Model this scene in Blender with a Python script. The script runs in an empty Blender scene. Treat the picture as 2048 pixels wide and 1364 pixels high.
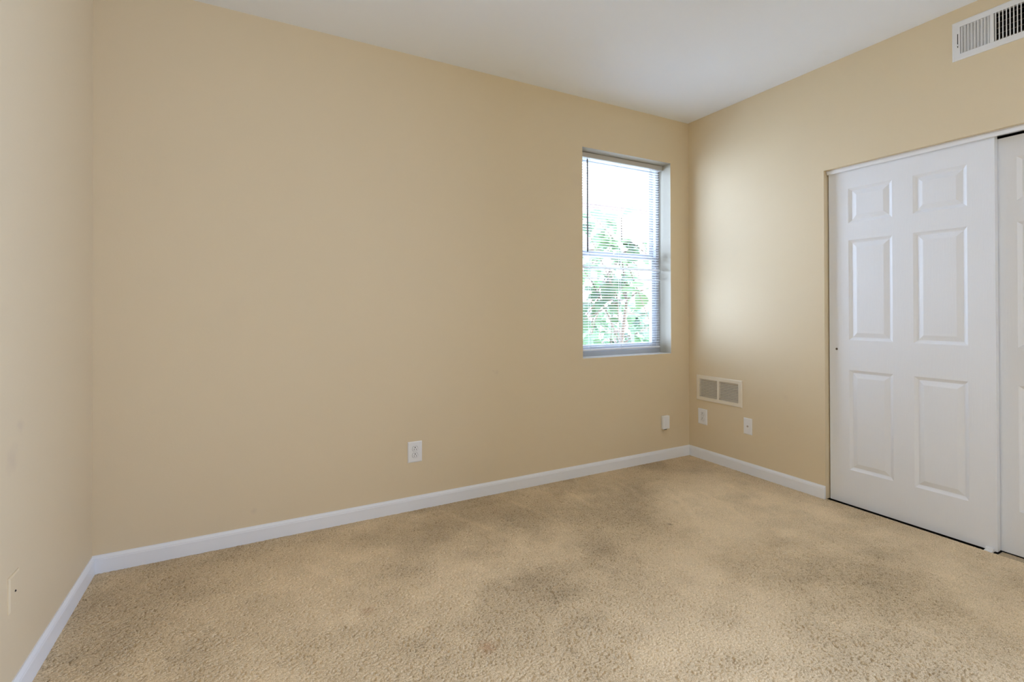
import bpy, bmesh, math, random
import numpy as np
from mathutils import Vector, Matrix

# ------------------------------------------------------------------ measures
XL, XR, YB, YF, H = -0.632, 3.203, 2.876, -1.9, 2.739      # left, right, back, rear walls; ceiling
SC = bpy.context.scene
COL = SC.collection

# ------------------------------------------------------------------ camera, world, light
cam = bpy.data.cameras.new('camera'); co = bpy.data.objects.new('camera', cam); COL.objects.link(co)
yaw, pitch, roll = 0.49243, 0.00539, -0.00253
F = Vector((math.sin(yaw), math.cos(yaw), 0)); R = Vector((math.cos(yaw), -math.sin(yaw), 0)); U = Vector((0, 0, 1))
F2 = F*math.cos(pitch) + U*math.sin(pitch); U2 = U*math.cos(pitch) - F*math.sin(pitch)
R3 = R*math.cos(roll) + U2*math.sin(roll); U3 = U2*math.cos(roll) - R*math.sin(roll)
M = Matrix(((R3.x, U3.x, -F2.x), (R3.y, U3.y, -F2.y), (R3.z, U3.z, -F2.z))).to_4x4()
M.translation = Vector((0, 0, 1.2)); co.matrix_world = M
cam.sensor_width = 36; cam.lens = 978.24/2048*36
cam.shift_y = (614.185 - 682)/2048
cam.clip_start = 0.05
SC.camera = co

SC.view_settings.view_transform = 'Standard'; SC.view_settings.look = 'None'
SC.view_settings.gamma = 1; SC.view_settings.use_curve_mapping = False
SC.view_settings.exposure = 0.0
SC.cycles.max_bounces = 14; SC.cycles.diffuse_bounces = 9; SC.cycles.transparent_max_bounces = 24
SC.cycles.sample_clamp_indirect = 6
SC.cycles.caustics_reflective = False; SC.cycles.caustics_refractive = False

SKY = 14.6          # bright overcast sky
REAR_FILL = 139.0        # added fill lamp behind the camera (W)
w = bpy.data.worlds.new('sky'); SC.world = w; w.use_nodes = True
bg = w.node_tree.nodes['Background']; bg.inputs[0].default_value = (0.81, 0.98, 1.32, 1); bg.inputs[1].default_value = SKY

def area(name, loc, rot, sx, sy, power, color=(1, 1, 1), portal=False, spread=180):
    l = bpy.data.lights.new(name, 'AREA'); l.shape = 'RECTANGLE'; l.size = sx; l.size_y = sy
    l.energy = power; l.color = color; l.spread = math.radians(spread)
    if portal: l.cycles.is_portal = True
    o = bpy.data.objects.new(name, l); o.location = loc; o.rotation_euler = rot; COL.objects.link(o)
    return o
WX0, WX1, WZ0, WZ1 = 2.1245, 3.0005, 0.845, 2.381           # the window opening
area('window_portal', ((WX0+WX1)/2, YB+0.235, (WZ0+WZ1)/2), (-math.pi/2, 0, 0), WX1-WX0, WZ1-WZ0, 1, portal=True)
RX0, RX1, RZ0, RZ1 = -1.50, -0.10, 0.5, 2.3                 # added fill window, in the right wall behind the camera (y and z)
area('rear_fill', (XR+0.42, (RX0+RX1)/2, (RZ0+RZ1)/2), (math.pi/2, 0, math.pi/2), RX1-RX0, RZ1-RZ0, REAR_FILL, (0.777, 0.985, 1.50), spread=125)  # added fill lamp, shining in through the added window
sun = bpy.data.lights.new('sun', 'SUN'); sun.energy = 30.0; sun.angle = .01; sun.color = (.80, .97, 1.34)
so = bpy.data.objects.new('sun', sun); COL.objects.link(so)
so.rotation_euler = Vector((-.80, .06, -1.0)).to_track_quat('-Z', 'Y').to_euler()

# ------------------------------------------------------------------ helpers
def tag(o, label=None, cat=None, group=None, kind=None):
    if label: o['label'] = label
    if cat: o['category'] = cat
    if group: o['group'] = group
    if kind: o['kind'] = kind
    return o

def empty(name, loc=(0, 0, 0)):
    o = bpy.data.objects.new(name, None); o.location = loc; o.empty_display_size = 0.05
    COL.objects.link(o); return o

class MB:
    def __init__(s): s.bm = bmesh.new()
    def box(s, x0, x1, y0, y1, z0, z1, bev=0, mat=0, seg=2):
        b = bmesh.new()
        bmesh.ops.create_cube(b, size=1)
        for v in b.verts:
            v.co = Vector((x0+(v.co.x+.5)*(x1-x0), y0+(v.co.y+.5)*(y1-y0), z0+(v.co.z+.5)*(z1-z0)))
        if bev: bmesh.ops.bevel(b, geom=list(b.edges), offset=bev, segments=seg, profile=.5, affect='EDGES')
        s.merge(b, mat=mat); return s
    def merge(s, b, M=None, mat=0):
        mp = {}
        for v in b.verts: mp[v] = s.bm.verts.new(M @ v.co if M else v.co)
        for f in b.faces:
            try: n = s.bm.faces.new([mp[v] for v in f.verts])
            except ValueError: continue
            n.material_index = mat or f.material_index; n.smooth = f.smooth
        b.free()
    def quad(s, *ps, mat=0):
        f = s.bm.faces.new([s.bm.verts.new(p) for p in ps]); f.material_index = mat; return f
    def tube(s, pts, rad, n=8, mat=0, caps=True):
        pts = [Vector(p) for p in pts]; rings = []
        rr = rad if isinstance(rad, (list, tuple)) else [rad]*len(pts)
        for i, p in enumerate(pts):
            d = (pts[min(i+1, len(pts)-1)] - pts[max(i-1, 0)]).normalized()
            a = d.orthogonal().normalized() if i == 0 else (rings_a - d*rings_a.dot(d)).normalized()
            rings_a = a; b = d.cross(a)
            rings.append([s.bm.verts.new(p + (a*math.cos(2*math.pi*k/n) + b*math.sin(2*math.pi*k/n))*rr[i]) for k in range(n)])
        for i in range(len(rings)-1):
            for k in range(n):
                f = s.bm.faces.new((rings[i][k], rings[i][(k+1) % n], rings[i+1][(k+1) % n], rings[i+1][k])); f.smooth = True; f.material_index = mat
        if caps:
            s.bm.faces.new(rings[0][::-1]).material_index = mat; s.bm.faces.new(rings[-1]).material_index = mat
        return s
    def prism(s, prof, A, B, ex, ez):
        """profile of (e, z) pairs swept from A to B; e along ex, z along ez"""
        A, B, ex, ez = map(Vector, (A, B, ex, ez))
        ra = [s.bm.verts.new(A + ex*p[0] + ez*p[1]) for p in prof]; rb = [s.bm.verts.new(B + ex*p[0] + ez*p[1]) for p in prof]
        n = len(prof)
        for i in range(n): s.bm.faces.new((ra[i], ra[(i+1) % n], rb[(i+1) % n], rb[i]))
        s.bm.faces.new(ra[::-1]); s.bm.faces.new(rb); return s
    def build(s, name, mats, parent=None, smooth=False, loc=None):
        bmesh.ops.recalc_face_normals(s.bm, faces=s.bm.faces)
        me = bpy.data.meshes.new(name); s.bm.to_mesh(me); s.bm.free()
        for m in (mats if isinstance(mats, (list, tuple)) else [mats]): me.materials.append(m)
        if smooth:
            for p in me.polygons: p.use_smooth = True
        o = bpy.data.objects.new(name, me); COL.objects.link(o)
        if parent: o.parent = parent
        if loc: o.location = loc
        return o

def struct(o): o['kind'] = 'structure'; return o

# ------------------------------------------------------------------ materials
class NT:
    def __init__(s, name):
        s.m = bpy.data.materials.new(name); s.m.use_nodes = True; s.t = s.m.node_tree
        s.b = s.t.nodes['Principled BSDF']; s.out = s.t.nodes['Material Output']
    def n(s, typ, **kw):
        nd = s.t.nodes.new(typ)
        for k, v in kw.items():
            if k.startswith('i_'):
                key = k[2:]; key = int(key) if key.isdigit() else key.replace('_', ' ')
                nd.inputs[key].default_value = v
            else: setattr(nd, k, v)
        return nd
    def l(s, a, b): s.t.links.new(a, b)
    def coord(s, scale=(1, 1, 1), rot=(0, 0, 0), loc=(0, 0, 0)):
        tc = s.n('ShaderNodeTexCoord'); mp = s.n('ShaderNodeMapping')
        mp.inputs['Scale'].default_value = scale; mp.inputs['Rotation'].default_value = rot; mp.inputs['Location'].default_value = loc
        s.l(tc.outputs['Object'], mp.inputs[0]); return mp.outputs[0]
    def noise(s, vec, scale, detail=2, rough=.5, dist=0):
        nd = s.n('ShaderNodeTexNoise'); s.l(vec, nd.inputs['Vector'])
        nd.inputs['Scale'].default_value = scale; nd.inputs['Detail'].default_value = detail
        nd.inputs['Roughness'].default_value = rough; nd.inputs['Distortion'].default_value = dist
        return nd.outputs['Fac']
    def ramp(s, fac, stops, interp='LINEAR'):
        r = s.n('ShaderNodeValToRGB'); r.color_ramp.interpolation = interp
        el = r.color_ramp.elements
        while len(el) < len(stops): el.new(.5)
        for e, (p, c) in zip(el, stops): e.position = p; e.color = (c, c, c, 1) if isinstance(c, (int, float)) else (*c, 1)
        s.l(fac, r.inputs[0]); return r.outputs[0]
    def mix(s, fac, a, b, blend='MIX'):
        m = s.n('ShaderNodeMix', data_type='RGBA', blend_type=blend)
        for sock, v in ((m.inputs[0], fac), (m.inputs[6], a), (m.inputs[7], b)):
            if hasattr(v, 'is_output'): s.l(v, sock)
            elif isinstance(v, (int, float)): sock.default_value = v
            else: sock.default_value = (*v, 1)
        return m.outputs[2]
    def math(s, op, a, b=0.0):
        m = s.n('ShaderNodeMath', operation=op)
        for sock, v in ((m.inputs[0], a), (m.inputs[1], b)):
            if hasattr(v, 'is_output'): s.l(v, sock)
            else: sock.default_value = v
        return m.outputs[0]
    def bump(s, h, strength, dist):
        b = s.n('ShaderNodeBump'); b.inputs['Strength'].default_value = strength; b.inputs['Distance'].default_value = dist
        s.l(h, b.inputs['Height']); s.l(b.outputs[0], s.b.inputs['Normal'])
    def base(s, c, rough=.5, spec=.3):
        s.b.inputs['Roughness'].default_value = rough; s.b.inputs['Specular IOR Level'].default_value = spec
        if hasattr(c, 'is_output'): s.l(c, s.b.inputs['Base Color'])
        else: s.b.inputs['Base Color'].default_value = (*c, 1)
        return s

def simple(name, c, rough=.5, spec=.3, var=.02, metal=0):
    t = NT(name); f = t.noise(t.coord(), 9, 3)
    d = tuple(x*(1-var) for x in c); t.base(t.mix(f, c, d), rough, spec)
    t.b.inputs['Metallic'].default_value = metal
    return t.m

def paint_mat(name, c, stains=()):
    t = NT(name); v = t.coord()
    f = t.noise(v, 1.1, 3); col = t.mix(f, c, tuple(x*.975 for x in c))
    g = t.ramp(t.noise(v, 2.3, 5, .6), [(.66, 0.), (.78, .10)])         # faint scuffs and roller marks
    col = t.mix(g, col, (.50, .43, .35))
    for (p, r, a, sc) in stains:                                         # smudges: (place, radius, strength, colour)
        tc = t.n('ShaderNodeTexCoord'); vm = t.n('ShaderNodeVectorMath', operation='DISTANCE')
        wv = t.n('ShaderNodeVectorMath', operation='ADD'); nz = t.n('ShaderNodeTexNoise'); nz.inputs['Scale'].default_value = 30
        t.l(tc.outputs['Object'], nz.inputs['Vector'])
        ms = t.n('ShaderNodeVectorMath', operation='MULTIPLY_ADD'); t.l(nz.outputs['Color'], ms.inputs[0])
        ms.inputs[1].default_value = (r, r, r); ms.inputs[2].default_value = (-r/2, -r/2, -r/2)
        t.l(tc.outputs['Object'], wv.inputs[0]); t.l(ms.outputs[0], wv.inputs[1])
        t.l(wv.outputs[0], vm.inputs[0]); vm.inputs[1].default_value = p
        k = t.ramp(t.math('DIVIDE', vm.outputs['Value'], r), [(.2, a), (1., 0.)])
        col = t.mix(k, col, sc)
    t.base(col, .55, .25)
    h = t.noise(v, 160, 2); t.bump(h, .10, .002)
    return t.m

WALL = (.710, .591, .402)
SM = (.50, .40, .32)
M = {}
M['wall'] = paint_mat('beige_wall_paint', WALL, [((1.43, YB, .79), .022, .22, SM), ((1.405, YB, .80), .008, .3, SM), ((.02, YB, .16), .020, .25, SM), ((XL, 2.02, .75), .05, .25, SM), ((XL, 2.08, .84), .03, .25, SM), ((XR, 2.05, .60), .03, .12, SM)])
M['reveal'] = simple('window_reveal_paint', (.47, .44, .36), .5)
M['seam'] = simple('grey_seam', (.30, .30, .30), .7)
M['headrail'] = simple('grey_headrail_enamel', (.54, .51, .46), .4, .4)
M['lit_reveal'] = simple('lit_reveal_paint', (.80, .79, .76), .5)  # reveal paint lightened to stand for light from below
M['ceiling'] = paint_mat('white_ceiling_paint', (.85, .885, .935))
M['trim'] = simple('white_gloss_trim', (.80, .81, .83), .35, .4)
M['plastic'] = simple('white_plastic', (.80, .80, .80), .35, .4)
M['cream'] = simple('cream_enamel', (.76, .68, .54), .4, .4)
M['vinyl'] = simple('window_vinyl', (.46, .48, .51), .35, .4)
M['dark'] = simple('dark_slot', (.035, .03, .028), .7)
M['hole'] = simple('raw_bore', (.35, .28, .20), .8)
M['duct'] = simple('dark_duct', (.05, .04, .035), .8)
M['damper'] = simple('damper_metal', (.46, .38, .32), .6)
M['enamel'] = simple('white_register_enamel', (.76, .76, .76), .4, .4)
M['wand'] = simple('clear_grey_wand', (.20, .20, .22), .3, .5)
M['cord'] = simple('white_cord', (.85, .85, .86), .8)
M['closet'] = simple('closet_wall', (.30, .27, .22), .8)
M['bark'] = simple('grey_bark', (.20, .15, .12), .9, .1, .4)
def brick_mat():
    t = NT('pale_brick'); b = t.n('ShaderNodeTexBrick'); t.l(t.coord((1, 1, 1), (math.pi/2, 0, 0)), b.inputs['Vector'])
    b.inputs['Color1'].default_value = (.205, .150, .125, 1); b.inputs['Color2'].default_value = (.165, .122, .105, 1); b.inputs['Mortar'].default_value = (.24, .22, .20, 1)
    b.inputs['Scale'].default_value = 4.0; b.inputs['Mortar Size'].default_value = .02
    t.base(b.outputs['Color'], .9, .1); return t.m
M['house'] = brick_mat()
M['roof'] = simple('pale_roof_shingle', (.40, .39, .38), .9, .1, .15)
M['ground'] = simple('garden_ground', (.68, .68, .66), .95, .1, .5)
M['metal'] = simple('brass_screw', (.60, .58, .52), .35, .5, 0, 1)

def door_mat():
    t = NT('white_moulded_door')
    v1 = t.coord((55, 55, 2.2)); v2 = t.coord()
    g = t.noise(v1, 3.2, 4, .6, 1.2)
    t.base(t.mix(t.noise(v2, 5, 2), (.80, .81, .83), (.785, .795, .815)), .42, .35)
    t.bump(g, .22, .004)
    return t.m
M['door'] = door_mat()

def carpet_mat():
    t = NT('beige_cut_pile_carpet'); v = t.coord()
    tuft = t.noise(v, 230, 3, .65)                       # single yarn ends
    at_ = t.n('ShaderNodeAttribute', attribute_name='nap'); nap = at_.outputs['Fac']   # which way the pile lies
    lo, hi = (.570, .435, .262), (.800, .630, .408)
    c = t.mix(t.ramp(tuft, [(.34, 0.), (.60, 1.)]), lo, hi)
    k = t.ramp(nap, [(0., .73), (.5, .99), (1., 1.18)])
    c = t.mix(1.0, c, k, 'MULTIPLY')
    fl = t.noise(t.coord((1, 1.35, 1), (0, 0, .35)), 215, 2, .55)          # dark flecks painted as shade in the gaps between tufts
    c = t.mix(t.math('MULTIPLY', t.ramp(fl, [(.545, 0.), (.64, .95)]), t.ramp(nap, [(.05, 1.), (.9, .28)])), c, (.30, .185, .085))
    for (x, y, r, a, sc) in CARPET_SPOTS:
        tc = t.n('ShaderNodeTexCoord'); vm = t.n('ShaderNodeVectorMath', operation='DISTANCE')
        t.l(tc.outputs['Object'], vm.inputs[0]); vm.inputs[1].default_value = (x, y, 0)
        kk = t.ramp(t.math('DIVIDE', t.math('ADD', vm.outputs['Value'], t.math('MULTIPLY', tuft, r*.8)), r), [(.35, a), (1.2, 0.)])
        c = t.mix(kk, c, sc)
    t.base(c, 1.0, .05)
    t.b.inputs['Sheen Weight'].default_value = .10
    t.bump(tuft, .5, .006)
    return t.m
RST = (.42, .20, .09)
CARPET_SPOTS = [(.745, 1.58, .075, .60, RST), (.415, 1.998, .065, .40, RST), (2.066, 1.994, .034, .85, (.16, .10, .06)), (.30, 2.05, .05, .15, RST), (1.55, 2.60, .05, .15, RST)]
M['carpet'] = carpet_mat()

def glass_mat():
    t = NT('window_glass'); tr = t.n('ShaderNodeBsdfTransparent'); gl = t.n('ShaderNodeBsdfGlossy'); gl.inputs['Roughness'].default_value = .02
    tr.inputs[0].default_value = (.95, .97, .97, 1)
    lw = t.n('ShaderNodeLayerWeight'); lw.inputs[0].default_value = .5
    fr = t.math('ADD', t.math('MULTIPLY', t.math('POWER', lw.outputs['Facing'], 5.0), .85), .03)
    mx = t.n('ShaderNodeMixShader'); t.l(fr, mx.inputs[0]); t.l(tr.outputs[0], mx.inputs[1]); t.l(gl.outputs[0], mx.inputs[2])
    t.l(mx.outputs[0], t.out.inputs[0]); return t.m
M['glass'] = glass_mat()

def thin_mat(name, c, trans, tc, rough=.5, var=None):
    t = NT(name); v = t.coord()
    col = t.mix(t.ramp(t.noise(v, 2.5, 3), [(.35, 0.), (.65, 1.)]), c, var or c)
    t.base(col, rough, .3)
    tl = t.n('ShaderNodeBsdfTranslucent')
    t.l(t.mix(1.0, col, tc, 'MULTIPLY'), tl.inputs[0])
    mx = t.n('ShaderNodeMixShader'); mx.inputs[0].default_value = trans
    t.l(t.b.outputs[0], mx.inputs[1]); t.l(tl.outputs[0], mx.inputs[2]); t.l(mx.outputs[0], t.out.inputs[0])
    return t.m
M['slat'] = thin_mat('vinyl_slat', (.80, .81, .83), .06, (1, 1, 1))
M['leaf'] = thin_mat('leaf', (.045, .078, .052), .42, (1.2, 1.4, .9), .45, (.110, .165, .090))

# ------------------------------------------------------------------ room shell
def wall_grid(us, vs, holes, P, N, thick, name, mats, reveal=0):
    """wall with rectangular holes. P(u, v, d) gives a point, d = depth behind the face; faces closed front, back and in the holes."""
    for h in holes: us += [h[0], h[1]]; vs += [h[2], h[3]]
    us = sorted(set(us)); vs = sorted(set(vs)); mb = MB(); V = {}
    def vert(i, j, d):
        k = (i, j, d)
        if k not in V: V[k] = mb.bm.verts.new(P(us[i], vs[j], d*thick))
        return V[k]
    def solid(i, j):
        if not (0 <= i < len(us)-1 and 0 <= j < len(vs)-1): return False
        u, v = (us[i]+us[i+1])/2, (vs[j]+vs[j+1])/2
        return not any(h[0] < u < h[1] and h[2] < v < h[3] for h in holes)
    for i in range(len(us)-1):
        for j in range(len(vs)-1):
            if not solid(i, j): continue
            for d in (0, 1):
                q = [vert(i, j, d), vert(i+1, j, d), vert(i+1, j+1, d), vert(i, j+1, d)]
                mb.bm.faces.new(q)
            for (di, dj, a, b) in ((-1, 0, (i, j), (i, j+1)), (1, 0, (i+1, j), (i+1, j+1)), (0, -1, (i, j), (i+1, j)), (0, 1, (i, j+1), (i+1, j+1))):
                if not solid(i+di, j+dj):
                    f = mb.bm.faces.new((vert(*a, 0), vert(*a, 1), vert(*b, 1), vert(*b, 0)))
                    inside = 0 <= i+di < len(us)-1 and 0 <= j+dj < len(vs)-1
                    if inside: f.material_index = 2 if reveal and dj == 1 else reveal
    return struct(mb.build(name, mats))

TB = 0.23
wall_grid([XL-.2, XR+1.2], [0, H], [(WX0, WX1, WZ0, WZ1)], lambda u, v, d: (u, YB+d, v), None, TB, 'wall_back', [M['wall'], M['reveal'], M['lit_reveal']], 1)
TR = 0.115
CY0, CY1, CZ = 0.25, 1.791, 2.0735                         # closet opening
SUP = (0.70+.034, 1.1115+.004, 2.4985, 2.644)              # supply duct hole
RET = (2.405, 2.767, .497, .645)                           # return duct hole
wall_grid([YF-.2, YB], [0, H], [(CY0, CY1, 0, CZ), SUP, RET, (RX0, RX1, RZ0, RZ1)], lambda u, v, d: (XR+d, u, v), None, TR, 'wall_right', [M['wall'], M['wall']])
wall_grid([YF-.2, YB], [0, H], [], lambda u, v, d: (XL-d, u, v), None, .2, 'wall_left', M['wall'])
wall_grid([XL, XR], [0, H], [], lambda u, v, d: (u, YF-d, v), None, .2, 'wall_rear', M['wall'])
mb = MB(); mb.box(XL-.2, XR+.3, YF-.2, YB+TB, H, H+.15); mb.box(XR+.3, XR+1.2, .05, YB+TB, H, H+.15); struct(mb.build('ceiling', M['ceiling']))

def carpet_floor():
    """cut-pile carpet: one fine grid whose heights carry the tufts and the gaps between them"""
    rs = np.random.RandomState(4)
    x0, x1, y0, y1, st = XL-.005, XR+.012, .36, YB+.005, .0027
    nx, ny = int((x1-x0)/st), int((y1-y0)/st)
    xs = np.linspace(x0, x1, nx); ys = np.linspace(y0, y1, ny); X, Y = np.meshgrid(xs, ys)
    def smooth(a, sx, sy):
        for ax, sg in ((1, sx), (0, sy)):
            if sg <= 0: continue
            n = int(3*sg)+1; k = np.exp(-.5*(np.arange(-n, n+1)/sg)**2); k /= k.sum(); o = 0
            for d in range(-n, n+1): o = o + k[d+n]*np.roll(a, d, ax)
            a = o
        return a/a.std()
    def field(wl, seed, ang=0, ax=1):                      # smooth value noise with wavelength wl (m)
        r_ = np.random.RandomState(seed); g = r_.randn(64, 64)
        c, s_ = math.cos(ang), math.sin(ang)
        u = ((X*c+Y*s_)/wl/ax) % 64; v = ((-X*s_+Y*c)/wl) % 64
        i, j = u.astype(int), v.astype(int); fu, fv = u-i, v-j; fu = fu*fu*(3-2*fu); fv = fv*fv*(3-2*fv)
        i1, j1 = (i+1) % 64, (j+1) % 64
        return (g[j, i]*(1-fu)+g[j, i1]*fu)*(1-fv)+(g[j1, i]*(1-fu)+g[j1, i1]*fu)*fv
    nap = .34*field(.55, 1, .5, 1.5) + .36*field(.22, 2, .9, 1.6) + .24*field(.10, 3, -.3, 1.3) + .13*field(.045, 8)
    # a broad brushed patch that ends in a soft edge, darker pile in front of it
    ed = lambda ax_, ay, bx, by: ((bx-ax_)*(Y-ay)-(by-ay)*(X-ax_))/math.hypot(bx-ax_, by-ay)
    d = ed(.60, 1.80, 1.45, 2.00) + .035*field(.15, 5) + .02*field(.05, 6)
    m = np.clip(1-np.abs(X-1.0)/.8, 0, 1)
    nap += m*(np.where(d > 0, .60*np.exp(-d/.30), -.70*np.exp(d/.22))*np.tanh(np.abs(d)/.04))
    nap -= .55*np.exp(-((X-.56)**2/.05+(Y-2.62)**2/.02)) + .5*np.exp(-((X-.56)**2/.02+(Y-2.22)**2/.02)) + .5*np.exp(-((X-.9)**2/.03+(Y-2.58)**2/.02)) + .45*np.exp(-((X+.40)**2/.06+(Y-2.45)**2/.12))
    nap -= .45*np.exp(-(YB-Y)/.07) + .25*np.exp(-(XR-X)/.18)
    nap += .35*np.exp(-((X-2.1)**2+(Y-1.6)**2)/.8)
    # vacuum strokes: thin light lines where two passes meet
    for (ax_, ay, bx, by, wd, am) in ((2.427, 2.342, 2.239, 1.93, .014, .9), (2.62, 2.30, 2.50, 1.78, .016, .7), (2.27, 2.66, 2.20, 2.36, .02, .5), (1.012, 2.81, 1.217, 2.216, .02, .55),
                                      (.911, 2.181, 1.058, 1.734, .02, .35), (1.45, 2.75, 1.55, 2.25, .018, .5), (1.85, 2.75, 1.82, 2.3, .016, .5), (.2, 2.6, .5, 2.0, .02, .4), (2.9, 2.3, 2.7, 1.7, .018, .4)):
        L = math.hypot(bx-ax_, by-ay); tt = ((X-ax_)*(bx-ax_)+(Y-ay)*(by-ay))/L/L
        dd = ((bx-ax_)*(Y-ay)-(by-ay)*(X-ax_))/L + .012*np.sin(tt*5+ax_)
        nap += am*np.exp(-(dd/wd)**2)*np.clip(tt*6, 0, 1)*np.clip((1-tt)*4, 0, 1)
        nap -= .28*am*np.where(dd > 0, np.exp(-dd/.14), 0)*np.clip(tt*4, 0, 1)*np.clip((1-tt)*3, 0, 1)
    napc = np.clip(.5+.42*nap, 0, 1)
    n1 = smooth(rs.randn(ny, nx), 1.0, .68); n2 = smooth(rs.randn(ny, nx), 2.6, 2.0)
    q = n1 + .20*n2
    dens = 1.0 - .55*np.clip(nap, -1, 1)                   # combed areas close up, ruffled ones open
    pit = np.clip((-q-.85)/.8, 0, 1)*np.clip(dens, .25, 1.5)
    Z = .0008*np.tanh(q) - .0058*pit + .0010
    Z[:, -1] = Z[:, 0] = 0; Z[0] = Z[-1] = 0
    nv = nx*ny; co_ = np.empty((nv+4, 3), np.float32); co_[:nv] = np.stack([X, Y, Z], -1).reshape(-1, 3)
    co_[nv:] = [(XL-.2, YF-.2, 0), (XR+.012, YF-.2, 0), (XR+.012, y0, 0), (XL-.2, y0, 0)]
    idx = np.arange(nv).reshape(ny, nx)
    F_ = np.stack([idx[:-1, :-1], idx[:-1, 1:], idx[1:, 1:], idx[1:, :-1]], -1).reshape(-1, 4)
    F_ = np.concatenate([F_, [[nv, nv+1, nv+2, nv+3]]]).astype(np.int32)
    me = bpy.data.meshes.new('floor'); me.vertices.add(nv+4); me.vertices.foreach_set('co', co_.ravel())
    me.loops.add(F_.size); me.loops.foreach_set('vertex_index', F_.ravel())
    me.polygons.add(len(F_)); me.polygons.foreach_set('loop_start', np.arange(0, F_.size, 4, dtype=np.int32))
    me.polygons.foreach_set('use_smooth', np.ones(len(F_), bool))
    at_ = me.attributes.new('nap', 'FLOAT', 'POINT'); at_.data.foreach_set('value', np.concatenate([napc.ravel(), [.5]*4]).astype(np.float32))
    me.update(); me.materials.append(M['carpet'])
    o = bpy.data.objects.new('floor', me); COL.objects.link(o); return struct(o)
carpet_floor()
mb = MB(); mb.box(XL-.2, XR+.012, YF-.2, YB+.05, -.15, -.02); struct(mb.build('floor_slab', M['duct']))
mb = MB(); mb.box(XR+.012, XR+1.2, YF-.2, YB+.05, -.15, -.016); struct(mb.build('floor_closet', M['duct']))
mb = MB(); mb.box(XR+.012, XR+.078, CY0, .992, -.05, -.004); struct(mb.build('floor_carpet_edge', M['carpet']))
mb = MB(); mb.box(XR+.80, XR+.9, .05, YB, -.02, H); struct(mb.build('wall_closet_back', M['closet']))
mb = MB(); mb.box(XR+TR, XR+.8, 2.0, 2.05, -.02, 2.3); struct(mb.build('wall_closet_left', M['closet']))
mb = MB(); mb.box(XR+TR, XR+.8, .05, .10, -.02, 2.3); struct(mb.build('wall_closet_right', M['closet']))
mb = MB(); mb.box(XR+TR, XR+.8, .10, 2.0, 2.3, 2.34); struct(mb.build('ceiling_closet', M['closet']))

mb = MB()                                                   # added unseen box that keeps sky light out of the fill window
mb.box(XR+.90, XR+1.0, RX0-.5, .05, -.6, H+.1); mb.box(XR+TR, XR+.90, RX0-.5, RX0-.4, -.6, H+.1)
mb.box(XR+TR, XR+.90, -.05, .05, -.6, H+.1); mb.box(XR+TR, XR+.90, RX0-.4, -.05, H, H+.1); mb.box(XR+TR, XR+.90, RX0-.4, -.05, -.6, -.5)
struct(mb.build('sky_blocker', M['closet']))

# baseboards: low colonial profile
BP = [(0, 0), (.013, 0), (.013, .062), (.0115, .066), (.0115, .069), (.0085, .074), (.005, .079), (.004, .082), (0, .082)]
mb = MB(); mb.prism(BP, (XL, YB, 0), (XR, YB, 0), (0, -1, 0), (0, 0, 1)); struct(mb.build('baseboard_back', M['trim']))
mb = MB(); mb.prism(BP, (XL, YF, 0), (XL, YB-.0131, 0), (1, 0, 0), (0, 0, 1)); struct(mb.build('baseboard_left', M['trim']))
mb = MB(); mb.prism(BP, (XR, CY1-.001, 0), (XR, YB-.0131, 0), (-1, 0, 0), (0, 0, 1)); struct(mb.build('baseboard_right', M['trim']))

# closet track fascia
mb = MB(); mb.box(XR+.020, XR+.034, CY0, CY1-.004, 2.046, 2.0700, .0065, seg=4); mb.box(XR+.026, XR+.105, CY0, CY1, 2.062, 2.0735)
tag(struct(mb.build('trim_1', M['trim'])), 'white painted track fascia above the closet doors')

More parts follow.
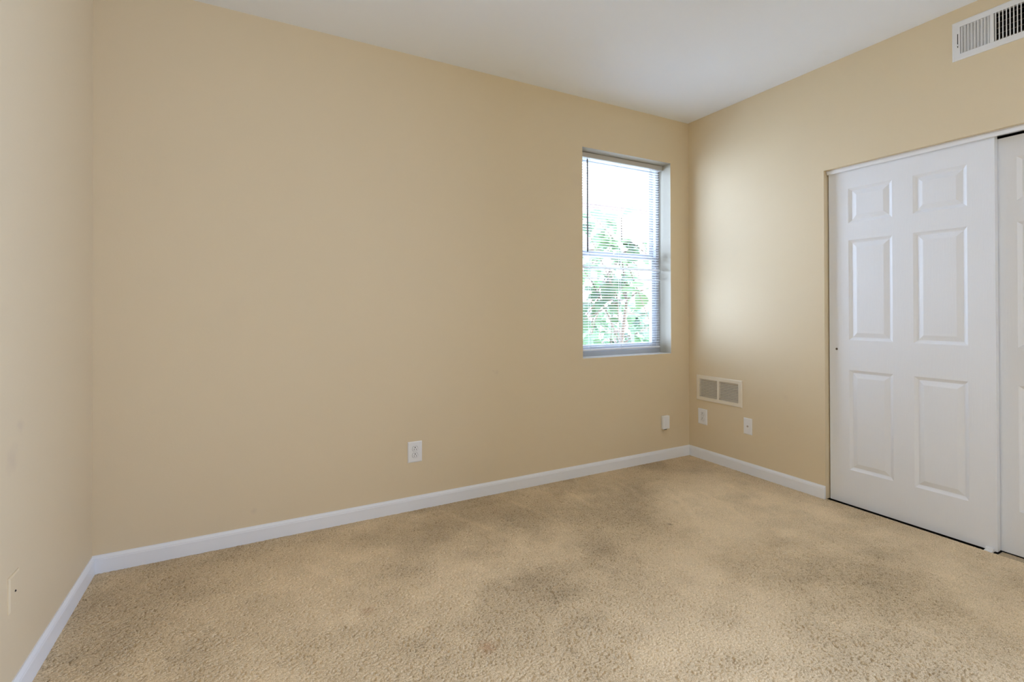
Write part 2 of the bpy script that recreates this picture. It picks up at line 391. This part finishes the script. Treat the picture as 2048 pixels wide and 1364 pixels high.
# ------------------------------------------------------------------ closet doors
def door_slab(W, Z0, Z1, T, hole=None):
    """moulded six-panel slab; u runs right from the left edge, the front face is d = 0"""
    mb = MB()
    pu = [(.114, .347), (.446, .679)]; pz = [(.2145, .826), (1.009, 1.621), (1.7255, 1.940)]
    pan = [(a, b, c, d) for a, b in pu for c, d in pz]
    us = sorted({0, W, *[x for p in pu for x in p]}); vs = sorted({Z0, Z1, *[x for p in pz for x in p]})
    hs = .0125
    if hole: us = sorted(us + [hole[0]-hs, hole[0]+hs]); vs = sorted(vs + [hole[1]-hs, hole[1]+hs])
    P = lambda u, d, z: (d, -u, z)
    q = lambda *p: mb.quad(*[P(*x) for x in p])
    for i in range(len(us)-1):
        for j in range(len(vs)-1):
            uc, vc = (us[i]+us[i+1])/2, (vs[j]+vs[j+1])/2
            if any(a < uc < b and c < vc < d for a, b, c, d in pan): continue
            if hole and abs(uc-hole[0]) < hs and abs(vc-hole[1]) < hs: continue
            q((us[i], 0, vs[j]), (us[i+1], 0, vs[j]), (us[i+1], 0, vs[j+1]), (us[i], 0, vs[j+1]))
    for a, b, c, d in pan:
        prof = [(0, 0), (.0035, .0022), (.010, .0065), (.0160, .0095), (.0185, .0100), (.0210, .0092), (.043, .0016), (.046, .0010)]
        for (i0, d0), (i1, d1) in zip(prof, prof[1:]):
            o = [(a+i0, c+i0), (b-i0, c+i0), (b-i0, d-i0), (a+i0, d-i0)]; n = [(a+i1, c+i1), (b-i1, c+i1), (b-i1, d-i1), (a+i1, d-i1)]
            for k in range(4):
                k2 = (k+1) % 4; q((o[k][0], d0, o[k][1]), (o[k2][0], d0, o[k2][1]), (n[k2][0], d1, n[k2][1]), (n[k][0], d1, n[k][1]))
        i, dd = prof[-1]; q((a+i, dd, c+i), (b-i, dd, c+i), (b-i, dd, d-i), (a+i, dd, d-i))
    if hole:
        N = 24; r = .0068; hu, hz = hole
        def sq(t):
            x, y = math.cos(t), math.sin(t); m = max(abs(x), abs(y)); return hu+hs*x/m, hz+hs*y/m
        for k in range(N):
            t0, t1 = 2*math.pi*k/N, 2*math.pi*(k+1)/N
            a0, a1 = sq(t0), sq(t1); c0 = (hu+r*math.cos(t0), hz+r*math.sin(t0)); c1 = (hu+r*math.cos(t1), hz+r*math.sin(t1))
            q((a0[0], 0, a0[1]), (a1[0], 0, a1[1]), (c1[0], 0, c1[1]), (c0[0], 0, c0[1]))
    q((0, 0, Z0), (0, T, Z0), (0, T, Z1), (0, 0, Z1)); q((W, 0, Z0), (W, T, Z0), (W, T, Z1), (W, 0, Z1))
    q((0, 0, Z0), (W, 0, Z0), (W, T, Z0), (0, T, Z0)); q((0, 0, Z1), (W, 0, Z1), (W, T, Z1), (0, T, Z1))
    q((0, T, Z0), (W, T, Z0), (W, T, Z1), (0, T, Z1))
    bmesh.ops.remove_doubles(mb.bm, verts=mb.bm.verts, dist=1e-5)
    return mb
D1 = empty('door_1', (XR+.040, 1.7835, 0)); struct(D1); tag(D1, 'white six panel sliding closet door in front, with a small bored hole')
HU, HZ = .0425, .9493
door_slab(.7855, .001, 2.058, .034, (HU, HZ)).build('slab', M['door'], D1)
mb = MB(); N = 20                                           # the bore: raw edge and dark bottom
for (r0, d0, r1, d1, mi) in ((.0072, -.0002, .0058, .0012, 0), (.0058, .0012, .0055, .012, 0)):
    for k in range(N):
        t0, t1 = 2*math.pi*k/N, 2*math.pi*(k+1)/N
        mb.quad((d0, -HU+r0*math.cos(t0), HZ+r0*math.sin(t0)), (d0, -HU+r0*math.cos(t1), HZ+r0*math.sin(t1)), (d1, -HU+r1*math.cos(t1), HZ+r1*math.sin(t1)), (d1, -HU+r1*math.cos(t0), HZ+r1*math.sin(t0)))
mb.bm.faces.new([mb.bm.verts.new((.012, -HU+.0055*math.cos(2*math.pi*k/N), HZ+.0055*math.sin(2*math.pi*k/N))) for k in range(N)])
tag(mb.build('pull_hole', M['hole'], D1), 'raw brown bored hole')
D2 = empty('door_2', (XR+.081, 1.045, 0)); struct(D2); tag(D2, 'white six panel sliding closet door set behind the first one')
door_slab(.7885, .001, 2.0435, .032).build('slab', M['door'], D2)

mb = MB(); mb.prism([(0, -.003), (0, .003), (.016, .004), (.016, .013), (.034, .013), (.034, .004), (.064, .004), (.064, .013), (.0705, .013), (.0705, -.003)], (XR+.010, 1.010, 0), (XR+.010, 1.040, 0), (1, 0, 0), (0, 0, 1))
g = mb.build('door_guide', M['plastic']); tag(g, 'small white plastic floor guide under the closet door edge', 'door guide')

# ------------------------------------------------------------------ window
FR0, FR1 = YB+.125, YB+.20
W1 = empty('window_1', ((WX0+WX1)/2, FR0, WZ0)); struct(W1); tag(W1, 'white vinyl double hung window beside the room corner')
def at(o, ob):                                              # parent keeping the world place
    ob.parent = o; ob.location = -Vector(o.location); return ob
mb = MB(); fw = .040
mb.box(WX0, WX0+fw, FR0, FR1, WZ0, WZ1, .003); mb.box(WX1-fw, WX1, FR0, FR1, WZ0, WZ1, .003)
mb.box(WX0, WX1, FR0-.004, FR1, WZ0, WZ0+.036, .003); mb.box(WX0, WX1, FR0, FR1, WZ1-.030, WZ1, .003)
mb.box(WX0+fw, WX0+fw+.006, YB+.158, YB+.164, WZ0, WZ1); mb.box(WX1-fw-.006, WX1-fw, YB+.158, YB+.164, WZ0, WZ1)
at(W1, mb.build('frame', M['vinyl']))
def sash(x0, x1, y0, y1, z0, z1, bot, top, st, lbl):
    mb = MB()
    mb.box(x0, x0+st, y0, y1, z0, z1, .003); mb.box(x1-st, x1, y0, y1, z0, z1, .003)
    mb.box(x0+st-.002, x1-st+.002, y0, y1, z0, z0+bot, .003); mb.box(x0+st-.002, x1-st+.002, y0, y1, z1-top, z1, .003)
    ob = mb.build('sash', M['vinyl']); at(W1, ob)
    g = MB(); ym = (y0+y1)/2; g.box(x0+st-.003, x1-st+.003, ym-.0015, ym+.0015, z0+bot-.003, z1-top+.003)
    gl = g.build('glass_pane', M['glass']); gl.parent = ob
    return ob
sash(WX0+fw, WX1-fw, YB+.134, YB+.157, WZ0+.034, 1.634, .050, .032, .036, '')
sash(WX0+fw, WX1-fw, YB+.165, YB+.188, 1.612, WZ1-.028, .040, .018, .036, '')
mb = MB(); mb.box(2.53, 2.59, YB+.130, YB+.150, 1.634, 1.643, .002); mb.box(2.55, 2.60, YB+.128, YB+.140, 1.643, 1.650, .002)
at(W1, mb.build('sash_lock', M['vinyl']))

# added window for the fill lamp, in the right wall behind the camera
W2 = empty('fill_window', (XR+.06, (RX0+RX1)/2, RZ0)); struct(W2); tag(W2, 'tall window added for the fill light, in the right wall behind the camera')
mb = MB()
for y in (RX0, (RX0+RX1)/2-.03, RX1-.06): mb.box(XR+.04, XR+.10, y, y+.06, RZ0, RZ1, .003)
mb.box(XR+.04, XR+.10, RX0, RX1, RZ0, RZ0+.06, .003); mb.box(XR+.04, XR+.10, RX0, RX1, RZ1-.06, RZ1, .003)
at(W2, mb.build('frame', M['vinyl']))
mb = MB(); mb.box(XR+.068, XR+.072, RX0+.05, RX1-.05, RZ0+.05, RZ1-.05); at(W2, mb.build('glass_pane', M['glass']))

# ------------------------------------------------------------------ mini blind
BY = YB+.100
B = empty('mini_blind', ((WX0+WX1)/2, BY, 2.381)); tag(B, 'white mini blind with open horizontal slats hanging inside the window recess', 'blind')
BX0, BX1 = WX0+.022, 2.972
mb = MB(); mb.box(WX0+.010, WX1-.012, YB+.082, YB+.118, 2.3435, 2.3785, .002)
mb.box(WX0+.004, WX0+.012, YB+.080, YB+.120, 2.341, 2.381, .001); mb.box(WX1-.014, WX1-.006, YB+.080, YB+.120, 2.341, 2.381, .001)
at(B, mb.build('headrail', M['headrail']))
mb = MB()
nsl = 71; zb, zt = .916, 2.330
for i in range(nsl):
    z = zb + (zt-zb)*i/(nsl-1); tilt = math.radians(-7); wd = .0128; x1 = BX1
    if abs(z-1.527) < .011: tilt = math.radians(52); x1 += .006      # two slats hang twisted shut
    if abs(z-1.447) < .011: tilt = math.radians(30); x1 += .006
    rng = random.Random(i); tilt += math.radians(rng.uniform(-1.6, 1.6)); z += rng.uniform(-.0007, .0007)
    pr = []
    for k in range(5):
        s_ = -1+k*.5; y = wd*s_; h = .0026*(1-s_*s_)
        pr.append((y*math.cos(tilt)-h*math.sin(tilt), y*math.sin(tilt)+h*math.cos(tilt)))
    for k in range(4):
        f = mb.quad((BX0, BY+pr[k][0], z+pr[k][1]), (x1, BY+pr[k][0], z+pr[k][1]), (x1, BY+pr[k+1][0], z+pr[k+1][1]), (BX0, BY+pr[k+1][0], z+pr[k+1][1]))
        f.smooth = True
at(B, mb.build('slats', M['slat']))
mb = MB(); mb.box(BX0, BX1, BY-.0125, BY+.0125, .889, .901, .003); at(B, mb.build('bottom_rail', M['trim']))
for x in (2.2605, 2.5568, 2.8765):
    mb = MB()
    for y in (BY-.0135, BY+.0135): mb.tube([(x, y, .89), (x, y, 2.345)], .0011, 6)
    mb.tube([(x+.004, BY, .89), (x+.004, BY, 2.345)], .0008, 5)
    at(B, mb.build('ladder_cord', M['cord']))
mb = MB(); mb.tube([(2.2285, YB+.078, 2.338), (2.2285, YB+.078, 2.325)], .002, 6); mb.tube([(2.2285, YB+.078, 2.327), (2.2285, YB+.078, 1.632)], .0058, 6)
at(B, mb.build('wand', M['wand']))

# ------------------------------------------------------------------ wall plates and boxes (local: x right, -y out of the wall, z up)
def plate_base(W_, H_, mat, t=.0055):
    mb = MB(); b = bmesh.new(); a = W_/2; c = H_/2; i = .005
    ring0 = [(-a, 0, -c), (a, 0, -c), (a, 0, c), (-a, 0, c)]; r1 = [(x, -t*.45, z) for x, _, z in ring0]
    r2 = [(-a+i, -t, -c+i), (a-i, -t, -c+i), (a-i, -t, c-i), (-a+i, -t, c-i)]
    for A, Bq in ((ring0, r1), (r1, r2)):
        for k in range(4): mb.quad(A[k], A[(k+1) % 4], Bq[(k+1) % 4], Bq[k])
    mb.quad(*r2)
    bmesh.ops.remove_doubles(mb.bm, verts=mb.bm.verts, dist=1e-6)
    return mb
def make_outlet():
    o = empty('wall_outlet')
    plate_base(.088, .124, None).build('cover_plate', M['plastic'], o)
    for s_ in (1, -1):
        zc = .0195*s_; mb = MB(); pts = []
        for k in range(32):                                  # round face with flattened top and bottom
            t = 2*math.pi*k/32; pts.append((.0172*math.cos(t), max(-.0142, min(.0142, .0172*math.sin(t)))))
        f0 = [mb.bm.verts.new((x, -.0054, zc+z)) for x, z in pts]; f1 = [mb.bm.verts.new((x, -.0072, zc+z)) for x, z in pts]
        f2 = [mb.bm.verts.new((x*.94, -.0078, zc+z*.94)) for x, z in pts]
        for A, Bq in ((f0, f1), (f1, f2)):
            for k in range(32): mb.bm.faces.new((A[k], A[(k+1) % 32], Bq[(k+1) % 32], Bq[k]))
        mb.bm.faces.new(f2)
        # thin dark gap ring around the face
        r = mb.build('receptacle', M['plastic'], o)
        mb = MB()
        mb.box(-.0075, -.0052, -.0083, -.0070, zc-.0080, zc+.0010); mb.box(.0052, .0075, -.0083, -.0070, zc-.0080, zc+.0000)
        mb.tube([(0, -.0070, zc+.0075), (0, -.0083, zc+.0075)], .0033, 12)
        sl = mb.build('slots', M['dark'], r)
        mb = MB()
        q0 = [(x*1.08, -.0056, zc+z*1.10) for x, z in pts]; q1 = [(x, -.0056, zc+z) for x, z in pts]
        for k in range(32): mb.quad(q0[k], q0[(k+1) % 32], q1[(k+1) % 32], q1[k])
        mb.build('seam', M['seam'], r)
    mb = MB(); mb.tube([(0, -.005, 0), (0, -.0066, 0)], .0032, 12); mb.build('screw', M['plastic'], o)
    return o
def copy_tree(o, parent=None):
    c = o.copy(); COL.objects.link(c)
    if parent: c.parent = parent
    for ch in list(o.children): copy_tree(ch, c)
    return c
out1 = make_outlet()
out2 = copy_tree(out1)
out1.location = (.8765, YB, .347); tag(out1, 'white duplex outlet low on the long beige wall, well left of the window', 'outlet', 'duplex wall outlets')
out2.location = (XR, 2.738, .340); out2.rotation_euler = (0, 0, -math.pi/2); tag(out2, 'white duplex outlet below the cream grille beside the room corner', 'outlet', 'duplex wall outlets')

def jack_plate(name, pw, ph, mat, jm, k=1.0):
    o = empty(name); plate_base(pw, ph, None).build('cover_plate', mat, o)
    mb = MB(); mb.tube([(0, -.0045, 0), (0, -.0045-.003*k, 0)], .0075*k, 6); mb.tube([(0, -.0045-.003*k, 0), (0, -.0045-.0075*k, 0)], .0046*k, 14)
    j = mb.build('jack', jm, o)
    for s_ in (1, -1):
        mb = MB(); mb.tube([(0, -.005, s_*ph*.365), (0, -.0064, s_*ph*.365)], .003, 10); mb.build('screw', mat, o)
    return o
j = jack_plate('cable_jack', .068, .118, M['plastic'], M['damper']); j.location = (XR, 2.334, .346); j.rotation_euler = (0, 0, -math.pi/2)
tag(j, 'white wall plate with one small dark jack, between grille and closet', 'wall plate')
M['painted'] = M['wall']
j = jack_plate('painted_plate', .074, .108, M['wall'], M['duct'], .5); j.location = (XL, 2.026, .351); j.rotation_euler = (0, 0, math.pi/2)
tag(j, 'beige painted over wall plate with a dark centre jack on the left wall', 'wall plate')

X = empty('phone_jack', (2.922, YB, .300)); tag(X, 'small white plastic box on the back wall beneath the window, beside the corner', 'jack box')
mb = MB(); mb.box(-.034, .034, -.026, 0, -.052, .052, .004, seg=3); mb.build('cover', M['plastic'], X)
mb = MB(); mb.box(-.024, .004, -.0245, -.008, -.0565, -.0515); mb.build('socket', M['dark'], X)

# ------------------------------------------------------------------ return air grille (local: x right, -y out, z up)
G = empty('return_grille', (XR, 2.5855, .5705)); G.rotation_euler = (0, 0, -math.pi/2)
tag(G, 'cream louvred air return grille low on the wall right of the corner', 'grille')
def frame_ring(mb, ow, oh, iw, ih, t, lip=.006):
    o0 = [(-ow, 0, -oh), (ow, 0, -oh), (ow, 0, oh), (-ow, 0, oh)]; o1 = [(x, -t*.6, z) for x, _, z in o0]
    o2 = [(math.copysign(ow-lip, x), -t, math.copysign(oh-lip, z)) for x, _, z in o0]
    i1 = [(math.copysign(iw, x), -t, math.copysign(ih, z)) for x, _, z in o0]; i0 = [(x, .012, z) for x, _, z in i1]
    for A, Bq in ((o0, o1), (o1, o2), (o2, i1), (i1, i0)):
        for k in range(4): mb.quad(A[k], A[(k+1) % 4], Bq[(k+1) % 4], Bq[k])
def duct(mb, x0, x1, z0, z1, dep):
    mb.quad((x0, dep, z0), (x1, dep, z0), (x1, dep, z1), (x0, dep, z1))
    for a, b in (((x0, z0), (x1, z0)), ((x1, z0), (x1, z1)), ((x1, z1), (x0, z1)), ((x0, z1), (x0, z0))):
        mb.quad((a[0], 0.001, a[1]), (b[0], .001, b[1]), (b[0], dep, b[1]), (a[0], dep, a[1]))
mb = MB(); gw, gh, iw, ih = .2085, .1005, .178, .0715
frame_ring(mb, gw, gh, iw, ih, .009); mb.build('frame', M['cream'], G)
mb = MB(); mb.box(-.009, .009, -.009, .010, -ih, ih, .001); mb.build('mullion', M['cream'], G)
for s_ in (-1, 1):
    mb = MB(); a, b = (-iw, -.009) if s_ < 0 else (.009, iw)
    for k in range(12):
        z = -ih + (k+.5)*2*ih/12
        mb.prism([(-.0060, -.0050), (-.0052, -.0058), (.0062, .0018), (.0054, .0026)], (a, 0, z), (b, 0, z), (0, 1, 0), (0, 0, 1))
    mb.build('louvres', M['cream'], G)
mb = MB(); duct(mb, -iw-.002, iw+.002, -ih-.002, ih+.002, .10); mb.build('duct', M['duct'], G)

# ------------------------------------------------------------------ supply register, high on the right wall
VW = .436; V = empty('supply_register', (XR, 1.1435-VW/2, 2.570)); V.rotation_euler = (0, 0, -math.pi/2)
tag(V, 'white metal air register with vertical vanes high above the closet doors', 'register')
mb = MB(); vh = .0985; siw, sih = VW/2-.032, .0690
frame_ring(mb, VW/2, vh, siw, sih, .007); mb.build('frame', M['enamel'], V)
secw = .115; divw = (2*siw-3*secw)/2
for k in range(2):
    x = -siw + secw*(k+1) + divw*k; mb = MB(); mb.box(x, x+divw, -.007, .012, -sih, sih, .001); mb.build('divider', M['enamel'], V)
for k in range(3):
    x0 = -siw + k*(secw+divw); mb = MB(); n = 9
    dx = {0: .0095, 1: -.0035, 2: -.006}[k]
    for q_ in range(n):
        x = x0 + (q_+.5)*secw/n
        th = .0019
        p = [(-th, -.0045), (th, -.0045), (dx+th, .0125), (dx-th, .0125)] if k else [(-.0062, .004), (-.0052, .0055), (.0062, -.004), (.0052, -.0055)]
        if k == 0: p = [(-.0048, -.0035), (-.0041, -.0050), (.0048, .0045), (.0039, .0058)]
        ra = [(x+u, d, -sih) for u, d in p]; rb = [(x+u, d, sih) for u, d in p]
        for e in range(4): mb.quad(ra[e], ra[(e+1) % 4], rb[(e+1) % 4], rb[e])
        mb.quad(*ra); mb.quad(*rb)
    mb.build('vanes', M['enamel'], V)
mb = MB()
for q_ in range(5):
    z = -sih+.018+q_*.0275
    mb.prism([(-.008, -.0040), (-.006, -.0050), (.010, .0035), (.008, .0048)], (-siw, .028, z), (siw, .028, z), (0, 1, 0), (0, 0, 1))
mb.build('damper', M['damper'], V)
mb = MB(); mb.box(-VW/2+.0215, -VW/2+.0250, -.0074, -.0060, -.034, .036); mb.build('lever_slot', M['dark'], V)
mb = MB(); mb.box(-VW/2+.0190, -VW/2+.0275, -.0150, -.0050, -.026, -.020, .001); mb.build('lever', M['enamel'], V)
for s_ in (-1, 1):
    mb = MB(); mb.tube([(s_*(VW/2-.012), -.0064, -.006), (s_*(VW/2-.012), -.0086, -.006)], .0036, 12); mb.build('screw', M['enamel'], V)
mb = MB(); duct(mb, -siw-.002, siw+.002, -sih-.002, sih+.002, .11); mb.build('duct', M['duct'], V)

# ------------------------------------------------------------------ outside the window
mb = MB(); mb.box(-14, 26, YB+TB, 34, -.75, -.6); struct(mb.build('ground', M['ground']))

def leaf_mesh(bm, pos, direction, normal, L, W_, fold, droop):
    d = direction.normalized(); n = (normal - d*normal.dot(d)).normalized(); s_ = d.cross(n)
    rows = [(0, .06), (.12, .62), (.30, 1.0), (.52, .92), (.74, .56), (.90, .22), (1.0, .0)]
    prev = None
    for t, ww in rows:
        c = pos + d*(L*t) - n*(droop*L*t*t); hw = W_*.5*ww
        cur = [bm.verts.new(c - s_*hw + n*(hw*fold)), bm.verts.new(c), bm.verts.new(c + s_*hw + n*(hw*fold))]
        if prev:
            for k in range(2):
                f = bm.faces.new((prev[k], prev[k+1], cur[k+1], cur[k])); f.smooth = True
        prev = cur
def tree(name, base, trunk_pts, seed, nbr, region, nleaf, leaf_size, label):
    rng = random.Random(seed); T = empty(name, base); tag(T, label, 'tree')
    bv = Vector(base)
    mb = MB(); tp = [Vector(p)-bv for p in trunk_pts]
    mb.tube(tp, [.035*(1-.75*i/(len(tp)-1)) for i in range(len(tp))], 8); mb.build('trunk', M['bark'], T)
    tips = []
    for k in range(nbr):
        i = rng.randrange(1, len(tp)); a = tp[i]
        e = Vector([rng.uniform(*region[q]) for q in range(3)])-bv
        mid = (a+e)/2 + Vector((rng.uniform(-.15, .15), rng.uniform(-.15, .15), rng.uniform(-.05, .2)))
        mb = MB(); pts = [a, a*.6+mid*.4+Vector((0, 0, .03)), mid, mid*.45+e*.55, e]
        mb.tube(pts, [.011, .009, .007, .005, .002], 6); mb.build('branch', M['bark'], T)
        tips.append(pts)
    bm = MB()
    for k in range(nleaf):
        pts = tips[rng.randrange(len(tips))]; t = rng.uniform(.8, 3.99); i = int(t); p = pts[i].lerp(pts[i+1], t-i)
        dirv = Vector((rng.uniform(-1, 1), rng.uniform(-1, 1), rng.uniform(-.9, .25)))
        st = p + dirv.normalized()*rng.uniform(.01, .05)
        nrm = Vector((rng.uniform(-.6, .6), rng.uniform(-.7, .4), 1)); L = leaf_size*rng.uniform(.6, 1.15)
        leaf_mesh(bm.bm, st, dirv, nrm, L, L*rng.uniform(.62, .82), rng.uniform(.1, .4), rng.uniform(0, .35))
    bm.build('foliage', M['leaf'], T)
    return T
tree('broadleaf_sapling', (3.75, 4.25, -.6), [(3.75, 4.25, -.6), (3.72, 4.25, .2), (3.62, 4.2, .8), (3.66, 4.15, 1.3), (3.55, 4.1, 1.8)], 5, 30,
     ((2.35, 4.55), (3.55, 4.9), (.35, 2.15)), 300, .20, 'leafy young tree with large pale green leaves just outside the window')
tree('garden_bush', (5.4, 6.4, -.6), [(5.4, 6.4, -.6), (5.4, 6.4, -.1), (5.45, 6.45, .4), (5.4, 6.4, .8)], 9, 34,
     ((3.9, 6.9), (5.6, 7.4), (-.4, 1.9)), 620, .20, 'low garden bush behind the young tree, seen through the lower sash')

HS = empty('neighbour_house', (6.3, 10, -.6)); tag(HS, 'pinkish brick house washed out by daylight beyond the trees', 'house')
mb = MB(); mb.box(0, 9, 0, 5, 0, 4.5); mb.build('wall', M['house'], HS)
mb = MB(); mb.prism([(-.5, 0), (-.5, .12), (2.5, 2.0), (5.5, .12), (5.5, 0)], (-.4, 0, 4.5), (9.4, 0, 4.5), (0, 1, 0), (0, 0, 1)); mb.build('roof', M['roof'], HS)
